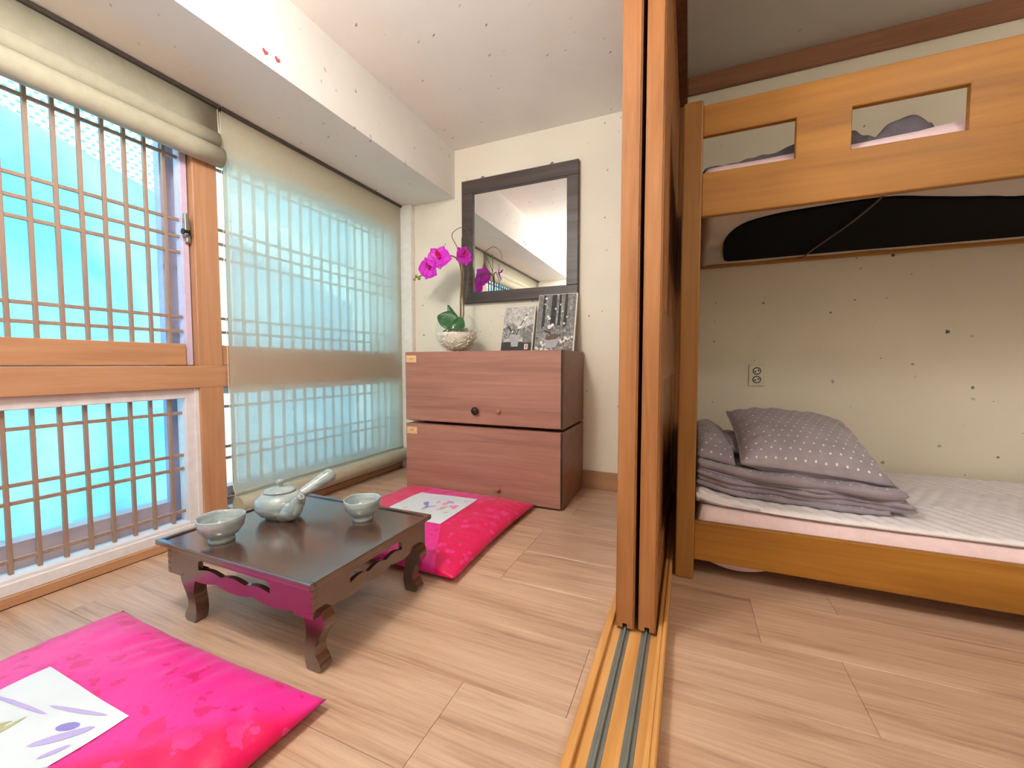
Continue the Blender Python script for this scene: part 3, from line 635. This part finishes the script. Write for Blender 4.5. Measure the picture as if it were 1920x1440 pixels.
# bowls
def bowl(x, y, label, s=1.0):
    pr = [(0, .006), (.028, .006), (.028, 0), (.034, 0), (.033, .009), (.030, .013), (.043, .022), (.056, .040), (.0605, .058), (.0615, .071), (.0600, .0735), (.0575, .071), (.056, .055), (.050, .036), (.036, .022), (0, .017)]
    bm = bmesh.new(); lathe(bm, [(r*s, z*s) for r, z in pr], (0, 0, 0), 40)
    for v in bm.verts:
        if v.co.z > .05*s: a = math.atan2(v.co.y, v.co.x); v.co.z += .0012*math.sin(2*a+1)+.0008*math.sin(5*a)
    o = obj('tea_bowl', bm, 'celadon', None, True); o.location = (x, y, ZT-.0025); return tag(o, label, 'bowl', 'pale celadon tea bowls on the table')
bowl(-1.245, .745, 'empty pale celadon tea bowl at the table corner nearest the uncovered windows', 1.0)
bowl(-.985, 1.035, 'empty pale celadon tea bowl beside the teapot spout, near the cushion by the chests', .97)
# teapot
tpc = Vector((-1.26, .945, ZT-.0025)); tpt = thing('teapot', 'pale celadon teapot with side handle and short spout on the table', 'teapot', tpc)
bm = bmesh.new(); lathe(bm, [(0, .004), (.038, .004), (.039, 0), (.044, 0), (.045, .006), (.062, .016), (.075, .034), (.078, .05), (.072, .068), (.056, .082), (.047, .087), (.045, .086), (.044, .080), (0, .078)], tpc, 44); obj('body', bm, 'celadon', tpt, True)
bm = bmesh.new(); lathe(bm, [(0, .086), (.046, .086), (.050, .089), (.049, .093), (.032, .098), (.010, .101), (.007, .104), (.009, .109), (.013, .115), (.0125, .122), (.007, .127), (0, .128)], tpc, 36); obj('lid', bm, 'celadon', tpt, True)
def tp(x, y, z): return tpc + Vector((x, y, z))
bm = bmesh.new(); p = cr([tp(.045, -.012, .030), tp(.078, -.018, .036), tp(.103, -.024, .052), tp(.116, -.027, .076), tp(.131, -.028, .094)], 5)
tube(bm, p, [.037-.026*min(1, (i/(len(p)-1))**.95*1.05) for i in range(len(p))], 18, False)
p2 = p[::-1]; tube(bm, p2[:12], [.0085]*12, 14, True); obj('spout', bm, 'celadon', tpt, True, 0)
bm = bmesh.new(); tube(bm, [p[-1]-(p[-1]-p[-2])*.2, p[-1]], [.0122, .0118], 18, False)
prr = []; bm.free(); bm = bmesh.new()
u, v = frame_at(None, p[-1]-p[-2])
rings = []
for rr in (.0124, .0085): rings.append([bm.verts.new(p[-1] + (u*math.cos(2*math.pi*k/18)+v*math.sin(2*math.pi*k/18))*rr) for k in range(18)])
for k in range(18): bm.faces.new((rings[0][k], rings[0][(k+1) % 18], rings[1][(k+1) % 18], rings[1][k]))
obj('spout_rim', bm, 'celadon', tpt, True)
bm = bmesh.new(); hp = cr([tp(.012, .055, .055), tp(.024, .09, .070), tp(.036, .13, .088), tp(.047, .160, .102), tp(.053, .182, .111)], 5); nh = len(hp)
tube(bm, hp, [(.014+.012*min(1, i/(nh*.7))) if i < nh-5 else (.0258, .0250, .0225, .0175, .008)[i-nh+5] for i in range(nh)], 18); obj('handle', bm, 'celadon', tpt, True)
# ================================================================== CUSHIONS
def cushion(cx, cy, sx, sy, px0, px1, py0, py1, label, seed, mi, flowers):
    t = thing('floor_cushion', label, 'cushion', (cx, cy, 0), 'hot pink floor cushions by the tea table'); bm = bmesh.new(); N = 72
    def shp(u, v):
        a, b = u*2-1, v*2-1; pin = 1-.045*(1-b*b)**1.2*0 
        x = cx + sx*.5*a*(1-.035*(1-b*b)); y = cy + sy*.5*b*(1-.035*(1-a*a)); return a, b, x, y
    def edge(a, b): return max(0, (1-abs(a)**4.5))*max(0, (1-abs(b)**4.5))
    def wr(a, b, x, y):
        e = max(abs(a), abs(b)); k = max(0, (e-.62)/.38)*(1-e)*4
        s_ = x if abs(b) > abs(a) else y; return .0045*k*math.sin(s_*95 + 3*noise.noise((x*6+seed, y*6, 0))*3)
    def top(u, v):
        a, b, x, y = shp(u, v); e = edge(a, b)**.55; return (x, y, .024 + .052*e + wr(a, b, x, y) + .006*noise.noise((x*7+seed, y*7, 1))*e)
    def bot(u, v):
        a, b, x, y = shp(u, v); return (x, y, .024 - .0235*edge(a, b)**.35)
    grid(bm, top, N, N); grid(bm, bot, N, N, flip=True)
    obj('cover', bm, mi, t, True, 1e-5)
    bm = bmesh.new()
    def pt(x, y):
        u = (x-cx)/sx+.5; v = (y-cy)/sy+.5; a, b = u*2-1, v*2-1; e = edge(a, b)**.55; return .024+.052*e+.006*noise.noise((x*7+seed, y*7, 1))*e + .0016
    gx = lambda u, v, o_: (px0+(px1-px0)*u, py0+(py1-py0)*v, pt(px0+(px1-px0)*u, py0+(py1-py0)*v)+o_)
    grid(bm, lambda u, v: gx(u, v, 0), 24, 24); grid(bm, lambda u, v: gx(u, v, -.003), 24, 24, flip=True)
    pc = obj('centre_patch', bm, 'patch_cloth', t, True)
    for x, y, r, ang, mt, el in flowers:
        bm = bmesh.new(); n = 10; c_ = [0]; pts = []
        for k in range(n):
            q = 2*math.pi*k/n; dx, dy = r*math.cos(q), r*el*math.sin(q); X, Y = x+dx*math.cos(ang)-dy*math.sin(ang), y+dx*math.sin(ang)+dy*math.cos(ang); pts.append(bm.verts.new((X, Y, pt(X, Y)+.0007)))
        ce = bm.verts.new((x, y, pt(x, y)+.0012))
        for k in range(n): bm.faces.new((pts[k], pts[(k+1) % n], ce))
        obj('printed_flower', bm, mt, pc, True)
    return t
rnd = random.Random(3)
f2 = []
for k in range(16): f2.append((-1.11+rnd.gauss(0, .06), 1.60+rnd.gauss(0, .05), rnd.uniform(.012, .026), rnd.uniform(0, 3), ['ink_pink', 'ink_lilac', 'ink_olive', 'ink_pink', 'ink_violet'][k % 5], rnd.uniform(.3, .7)))
f2 += [(-.985, 1.72, .012, .5, 'ink_pink', .5), (-1.2, 1.53, .015, 1, 'ink_olive', .3)]
f1 = [(-1.03, .33, .045, .9, 'ink_lilac', .22), (-1.05, .345, .02, .5, 'ink_violet', .5), (-1.0, .31, .02, 1.2, 'ink_lilac', .3), (-1.19, .24, .05, .7, 'ink_violet', .18), (-1.16, .27, .03, 1.4, 'ink_olive', .25), (-1.15, .265, .03, .4, 'ink_olive', .2), (-1.12, .24, .03, 2.2, 'ink_lilac', .3), (-1.2, .2, .05, 1.9, 'ink_olive', .15), (-1.1, .19, .05, .2, 'ink_lilac', .3), (-1.23, .28, .04, .1, 'ink_lilac', .14), (-1.06, .2, .02, .8, 'ink_violet', .4), (-1.15, .14, .05, 1.1, 'ink_pink', .2), (-1.08, .37, .07, .25, 'ink_lilac', .06), (-1.2, .33, .08, .15, 'ink_lilac', .05), (-1.0, .26, .05, .8, 'ink_lilac', .08), (-1.145, .29, .035, 1.7, 'ink_olive', .14), (-1.175, .285, .03, .9, 'ink_olive', .16), (-1.21, .235, .03, .5, 'ink_violet', .3)]
cushion(-1.11, 1.560, .80, .80, -1.28, -.945, 1.432, 1.772, 'hot pink satin floor cushion with printed white patch, against the lower chest', 2.0, 'satin_by_chest', f2)
cushion(-1.11, .225, .81, .80, -1.29, -.972, .065, .402, 'hot pink satin floor cushion with lilac-printed patch, on the open floor by the table', 9.0, 'satin_by_table', f1)
# ================================================================== BUNK BED
bed = thing('bunk_bed', 'honey orange wooden bunk bed with cut-out guard rail', 'bunk bed', (1.0, 1.97, 0)); YR = 1.54
for x0, x1 in ((-.029, .031), (1.985, 2.045)):
    for y0, y1 in ((1.525, 1.575), (2.385, 2.43)): obj('post', bx(x0, x1, y0, y1, 0, 1.618, bev=.005, seg=2), 'bed_wood_v', bed)
def board(name, a, b, y0, y1, z0, z1): return obj(name, bx(a, b, y0, y1, z0, z1, bev=.004, seg=2), 'bed_wood', bed)
gr = board('guard_rail', .030, 1.986, 1.540, 1.562, 1.243, 1.386)
for a, b in ((.292, .431), (.688, 1.35), (1.60, 1.986)): obj('upright', bx(a, b, 1.5402, 1.5618, 1.380, 1.512, bev=.002), 'bed_wood', gr)
obj('top_board', bx(.030, 1.986, 1.540, 1.562, 1.506, 1.606, bev=.004, seg=2), 'bed_wood', gr)
board('side_rail', .030, 1.986, 1.540, 1.562, .066, .203)
board('back_rail', .030, 1.986, 2.392, 2.414, 1.247, 1.39); board('back_rail', .030, 1.986, 2.39, 2.412, .066, .203); board('back_rail', .030, 1.986, 2.39, 2.412, 1.50, 1.60)
for x0, x1 in ((-.012, .012), (2.0, 2.024)):
    for z0, z1 in ((1.10, 1.56), (.10, .48)): obj('end_panel', bx(x0, x1, 1.574, 2.386, z0, z1, bev=.003), 'bed_wood', bed)
obj('ledge', bx(.03, 1.986, 1.562, 1.570, 1.246, 1.262), 'bed_wood', bed); obj('ledge', bx(.03, 1.986, 2.386, 2.393, 1.249, 1.262), 'bed_wood', bed)
obj('ledge', bx(.03, 1.986, 1.562, 1.575, .085, .11), 'bed_wood', bed); obj('ledge', bx(.03, 1.986, 2.378, 2.391, .085, .11), 'bed_wood', bed)
# upper mattress: white cover, black base panel below
um = thing('mattress', 'white covered mattress with black underside on the upper bunk', 'mattress', (1, 1.97, 1.26))
bm = bmesh.new(); nz = lambda x, y, s: noise.noise((x*s, y*s, 3.3))
def slab(bm, x0, x1, y0, y1, zt, zb, nu, nv, ft, fb, rr=.02):
    def xy(u, v): return x0+(x1-x0)*u, y0+(y1-y0)*v
    def ed(x, y): d = min(x-x0, x1-x, y-y0, y1-y); return 1 if d > rr else (math.sqrt(max(0, 1-(1-d/rr)**2)))
    mid = (zt+zb)/2
    def T_(u, v): x, y = xy(u, v); return (x, y, mid+(zt-mid+ft(x, y))*ed(x, y))
    def B_(u, v): x, y = xy(u, v); return (x, y, mid+(zb-mid+fb(x, y))*ed(x, y))
    grid(bm, T_, nu, nv); grid(bm, B_, nu, nv, flip=True)
slab(bm, .034, 1.98, 1.566, 2.389, 1.375, 1.258, 90, 44, lambda x, y: .004*nz(x, y, 6), lambda x, y: .006*nz(x, y, 5) + .010*math.sin((x*1.5+y*2)*9)*max(0, (.16-x)/.13), .016)
obj('cover', bm, 'cover_white', um, True, 1e-5)
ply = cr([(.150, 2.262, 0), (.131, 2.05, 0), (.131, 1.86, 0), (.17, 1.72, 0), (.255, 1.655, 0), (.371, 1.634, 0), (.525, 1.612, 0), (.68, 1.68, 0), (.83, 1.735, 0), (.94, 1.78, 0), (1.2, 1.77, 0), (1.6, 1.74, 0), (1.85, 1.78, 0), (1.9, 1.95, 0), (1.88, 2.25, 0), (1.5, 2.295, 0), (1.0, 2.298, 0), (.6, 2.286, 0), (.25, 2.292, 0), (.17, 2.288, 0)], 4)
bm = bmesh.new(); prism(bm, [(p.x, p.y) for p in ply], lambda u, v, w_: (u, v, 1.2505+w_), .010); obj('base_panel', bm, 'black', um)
bm = bmesh.new(); tube(bm, cr([(.525, 1.562, 1.252), (.518, 1.64, 1.243), (.505, 1.8, 1.236), (.485, 1.98, 1.232), (.475, 2.15, 1.234), (.48, 2.30, 1.242), (.49, 2.392, 1.262)], 5), .0035, 6)
tag(obj('cable', bm, 'cable', None, True), 'thin brown cable hanging under the upper bunk', 'cable')
# upper bedding
bm = bmesh.new(); slab(bm, .036, 1.975, 1.564, 2.385, 1.416, 1.372, 120, 36, lambda x, y: .008*nz(x, y, 7)+.012*max(0, nz(x*1.4+3, .5, 3)) + .02*max(0, (x-.6)/.12)*(x < .72), lambda x, y: 0, .016)
tag(obj('bed_pad', bm, 'pink_pad', None, True, 1e-5), 'pale pink bed pad on the upper bunk', 'bed pad')
bm = bmesh.new()
def ch(x, y):
    h = .022 + .050*math.exp(-((x-.38)/.13)**2) + .052*math.exp(-((x-.585)/.055)**2) - .016*math.exp(-((x-.50)/.03)**2)
    return h + .010*nz(x, y, 14) + .008*nz(x, y, 30) + .004*math.sin(x*130+nz(x, y, 9)*4)*(x > .42)
slab(bm, .034, .645, 1.592, 2.2, 1.416, 1.406, 110, 60, lambda x, y: ch(x, y)-.005, lambda x, y: 0, .035)
tag(obj('comforter', bm, 'grey_comforter', None, True, 1e-5), 'rumpled dark grey comforter on the upper bunk, seen through the guard rail', 'comforter')
# lower bed
bm = bmesh.new(); slab(bm, .034, 1.98, 1.563, 2.388, .236, .066, 90, 40, lambda x, y: .003*nz(x, y, 8)+.012*math.exp(-(x-.03)/.10), lambda x, y: -.040*max(0, 1-((x-.17)/.13)**2)*(y < 1.9), .03)
tag(obj('mattress', bm, 'mattress_pink', None, True, 1e-5), 'pale pink covered mattress on the lower bunk', 'mattress')
bm = bmesh.new()
def pad_lift(x, y): return .040*math.exp(-(x-.03)/.13)
def pad_top(x, y):
    t = abs(((y-1.57)/.28) % 2 - 1); s_ = (x - .10*t*1.6)/.052; return .0095*abs(math.sin(math.pi*s_))**.4 + .0022*nz(x, y, 11) + pad_lift(x, y)
def yfront(x): return 1.580 + .05*math.exp(-(x-.03)/.09)
def P_(z, f):
    def g(u, v):
        x = .036+1.94*u; y = yfront(x) + (2.386-yfront(x))*v; k = min(1, (y-yfront(x))/.012, (2.386-y)/.012, (x-.036)/.012 + .2); return (x, y, z + f(x, y)*(k if f is pad_top else 1))
    return g
grid(bm, P_(.2485, pad_top), 230, 90); grid(bm, P_(.2405, pad_lift), 230, 90, flip=True)
rim = [e for e in bm.edges if e.is_boundary]; bmesh.ops.bridge_loops(bm, edges=rim)
tag(obj('bed_pad', bm, 'pad_white', None, True), 'white quilted bed pad spread over the lower bunk', 'bed pad')
# folded polka dot quilt
qt = thing('folded_quilt', 'folded grey polka dot quilt on the lower bunk beside the post', 'quilt', (.35, 1.95, .26))
def soft(name, x0, x1, y0, y1, zf, th_, parent, mat, nu=60, nv=40, rr=.018, amp=.004, seed=0, wav=.006):
    bm = bmesh.new(); uvl = bm.loops.layers.uv.new('UVMap')
    def base(u, v):
        x = x0+(x1-x0)*u; y = y0+(y1-y0)*v
        d = min((x-x0), (x1-x), (y-y0), (y1-y)); e = 1 if d > rr else math.sqrt(max(0, 1-(1-d/rr)**2))
        yy = y + wav*noise.noise((x*9+seed, 0, seed))*(1-v); xx = x + wav*noise.noise((0, y*9+seed, seed))*u
        return x, y, xx, yy, e
    def T_(u, v): x, y, xx, yy, e = base(u, v); return (xx, yy, zf(x, y)+th_*.5 + e*(th_*.5 + amp*noise.noise((x*16+seed, y*16, seed))))
    def B_(u, v): x, y, xx, yy, e = base(u, v); return (xx, yy, zf(x, y)+th_*.5 - e*th_*.5)
    uvf = lambda u, v: ((x1-x0)*u, (y1-y0)*v)
    grid(bm, T_, nu, nv, uvl, uvf); grid(bm, B_, nu, nv, uvl, uvf, flip=True)
    return obj(name, bm, mat, parent, True, 1e-5)
zq = lambda x, y: .258 + .042*math.exp(-(x-.03)/.15) + .004*noise.noise((x*9, y*5, 7.7))
LAY = [(.036, .610, 1.652, 2.28, 0, .018), (.040, .672, 1.660, 2.28, .015, .030), (.037, .664, 1.648, 2.27, .040, .016), (.042, .640, 1.660, 2.27, .053, .018), (.037, .652, 1.644, 2.26, .068, .034)]
for k, (a, b, c, d, dz, t_) in enumerate(LAY): soft('fold', a, b, c, d, lambda x, y, dz=dz: zq(x, y)+dz*(1-.15*(x > .3)*min(1, (x-.3)/.3)), t_, qt, 'quilt_dots', 90, 60, seed=k*3.1, rr=max(.009, t_*.55), amp=.009, wav=.022)
# rolled end of the quilt standing beside the post
bm = bmesh.new()
soft('fold', .038, .165, 1.665, 2.20, lambda x, y: zq(x, y)+.090+.07*min(1, max(0, (y-1.66)/.12))*math.exp(-((x-.09)/.09)**2), .035, qt, 'quilt_dots', 30, 50, .03, .008, 21)
soft('fold', .150, .26, 1.80, 2.22, lambda x, y: zq(x, y)+.10+.05*max(0, 1-((y-2.0)/.25)**2), .03, qt, 'quilt_dots', 30, 40, .03, .008, 33); bm.free()
# pillow
def pillow():
    bm = bmesh.new(); uvl = bm.loops.layers.uv.new('UVMap'); SX, SY, H_ = .440, .45, .095
    T = Matrix.Translation((.392, 1.885, .444)) @ Matrix.Rotation(R(4), 4, 'Z') @ Matrix.Rotation(R(5), 4, 'Y') @ Matrix.Rotation(R(18), 4, 'X')
    def e(a, b): return (max(0, 1-abs(a)**2.6)*max(0, 1-abs(b)**2.6))**.55
    def g(s_):
        def f(u, v):
            a, b = u*2-1, v*2-1; x = SX*.5*a*(1-.05*(1-b*b)); y = SY*.5*b*(1-.05*(1-a*a)); ee = e(a, b)
            k = max(0, (max(abs(a), abs(b))-.6)/.4)*(1-max(abs(a), abs(b)))*4; q = x if abs(b) > abs(a) else y
            wv = .010*k*math.sin(q*85+4*noise.noise((q*8, s_, 0)))
            return T @ Vector((x, y, s_*(H_*ee + wv) + .006*noise.noise((x*9, y*9, s_))))
        return f
    grid(bm, g(1), 56, 48, uvl, lambda u, v: (u*SX, v*SY)); grid(bm, g(-1), 56, 48, uvl, lambda u, v: (u*SX, v*SY), flip=True)
    bmesh.ops.remove_doubles(bm, verts=bm.verts, dist=.012*0+1e-5)
    t = obj('pillow', bm, 'pillow_dots', None, True)
    ring = [T @ Vector((SX*.5*a*(1-.05*(1-b*b)), SY*.5*b*(1-.05*(1-a*a)), 0)) for a, b in [(-1+2*k/20, -1) for k in range(20)] + [(1, -1+2*k/20) for k in range(20)] + [(1-2*k/20, 1) for k in range(20)] + [(-1, 1-2*k/20) for k in range(21)]]
    bm = bmesh.new(); tube(bm, ring, .0045, 6); obj('piping', bm, 'quilt_dots', t, True)
    return tag(t, 'plump lilac grey polka dot pillow lying on the folded quilt', 'pillow')
pillow()
# ================================================================== OUTLET, HEARTS, LAMPS
ou = thing('power_outlet', 'white double power outlet on the wall above the lower bunk', 'outlet', (.325, YB, .69))
obj('plate', bx(.289, .361, 2.431, 2.4405, .636, .746, bev=.003, seg=2), 'white_plastic', ou)
for z in (.713, .669):
    bm = bmesh.new(); tube(bm, [(.325, 2.4315, z), (.325, 2.4295, z)], .0195, 20); so = obj('socket', bm, 'socket_dark', ou)
    bm = bmesh.new(); tube(bm, [(.325, 2.430, z), (.325, 2.4285, z)], .0145, 18); obj('socket_face', bm, 'white_plastic', so)
    for dx in (-.0095, .0095):
        bm = bmesh.new(); tube(bm, [(.325+dx*.75, 2.4288, z+dx*.35), (.325+dx*.75, 2.4280, z+dx*.35)], .004, 10); obj('pin_hole', bm, 'black', so)
for i, (y, z) in enumerate(((1.090, 1.907), (1.140, 1.911))):
    bm = bmesh.new(); pts = []
    for k in range(24):
        t = 2*math.pi*k/24; pts.append((16*math.sin(t)**3*.00072, (13*math.cos(t)-5*math.cos(2*t)-2*math.cos(3*t)-math.cos(4*t))*.00072))
    an = R(-14); prism(bm, [(u*math.cos(an)-v*math.sin(an), u*math.sin(an)+v*math.cos(an)) for u, v in pts], lambda u, v, w_, y=y, z=z: (-1.4665+w_*.001*1.0, y+u, z+v), 1.0)
    tag(obj('heart_sticker', bm, 'heart_red'), ['small red heart sticker on the white beam, the one nearer the rolled-up blind', 'small red heart sticker on the white beam, the one nearer the mirror wall'][i], 'sticker', 'heart stickers on the beam')
def lamp(c, r, zc, mat, label):
    t = thing('ceiling_lamp', label, 'ceiling lamp', (c[0], c[1], zc))
    bm = bmesh.new(); lathe(bm, [(0, 0), (r*1.06, 0), (r*1.06, -.03), (r, -.03), (r, -.006), (0, -.006)], (c[0], c[1], zc+.0005), 40); obj('housing', bm, 'lamp_body', t)
    bm = bmesh.new(); lathe(bm, [(r*.985, -.024), (r*.985, -.075), (r*.93, -.095), (r*.75, -.108), (0, -.115)], (c[0], c[1], zc), 40); obj('diffuser', bm, mat, t, True)
pl = thing('unseen_pendant', 'unseen alcove lamp inferred from shadows, shaped as a low globe to brighten the ceiling', 'pendant lamp', (-.90, .25, ZC))  # out of view; shadows imply a lamp, pendant form added to brighten the ceiling
bm = bmesh.new(); lathe(bm, [(0, 0), (.05, 0), (.05, -.02), (0, -.024)], (-.90, .25, ZC+.0005), 24); obj('canopy', bm, 'lamp_body', pl)
bm = bmesh.new(); tube(bm, [(-.90, .25, ZC-.02), (-.90, .25, ZC-.16)], .004, 8); obj('cord', bm, 'lamp_body', pl)
bm = bmesh.new(); bmesh.ops.create_uvsphere(bm, u_segments=32, v_segments=16, radius=.13, matrix=Matrix.Translation((-.90, .25, ZC-.28))); obj('globe', bm, 'alcove_light', pl, True)
lamp((1.2, -.05), .22, ZB, 'bedroom_light', 'round white ceiling lamp in front of the bunk bed')
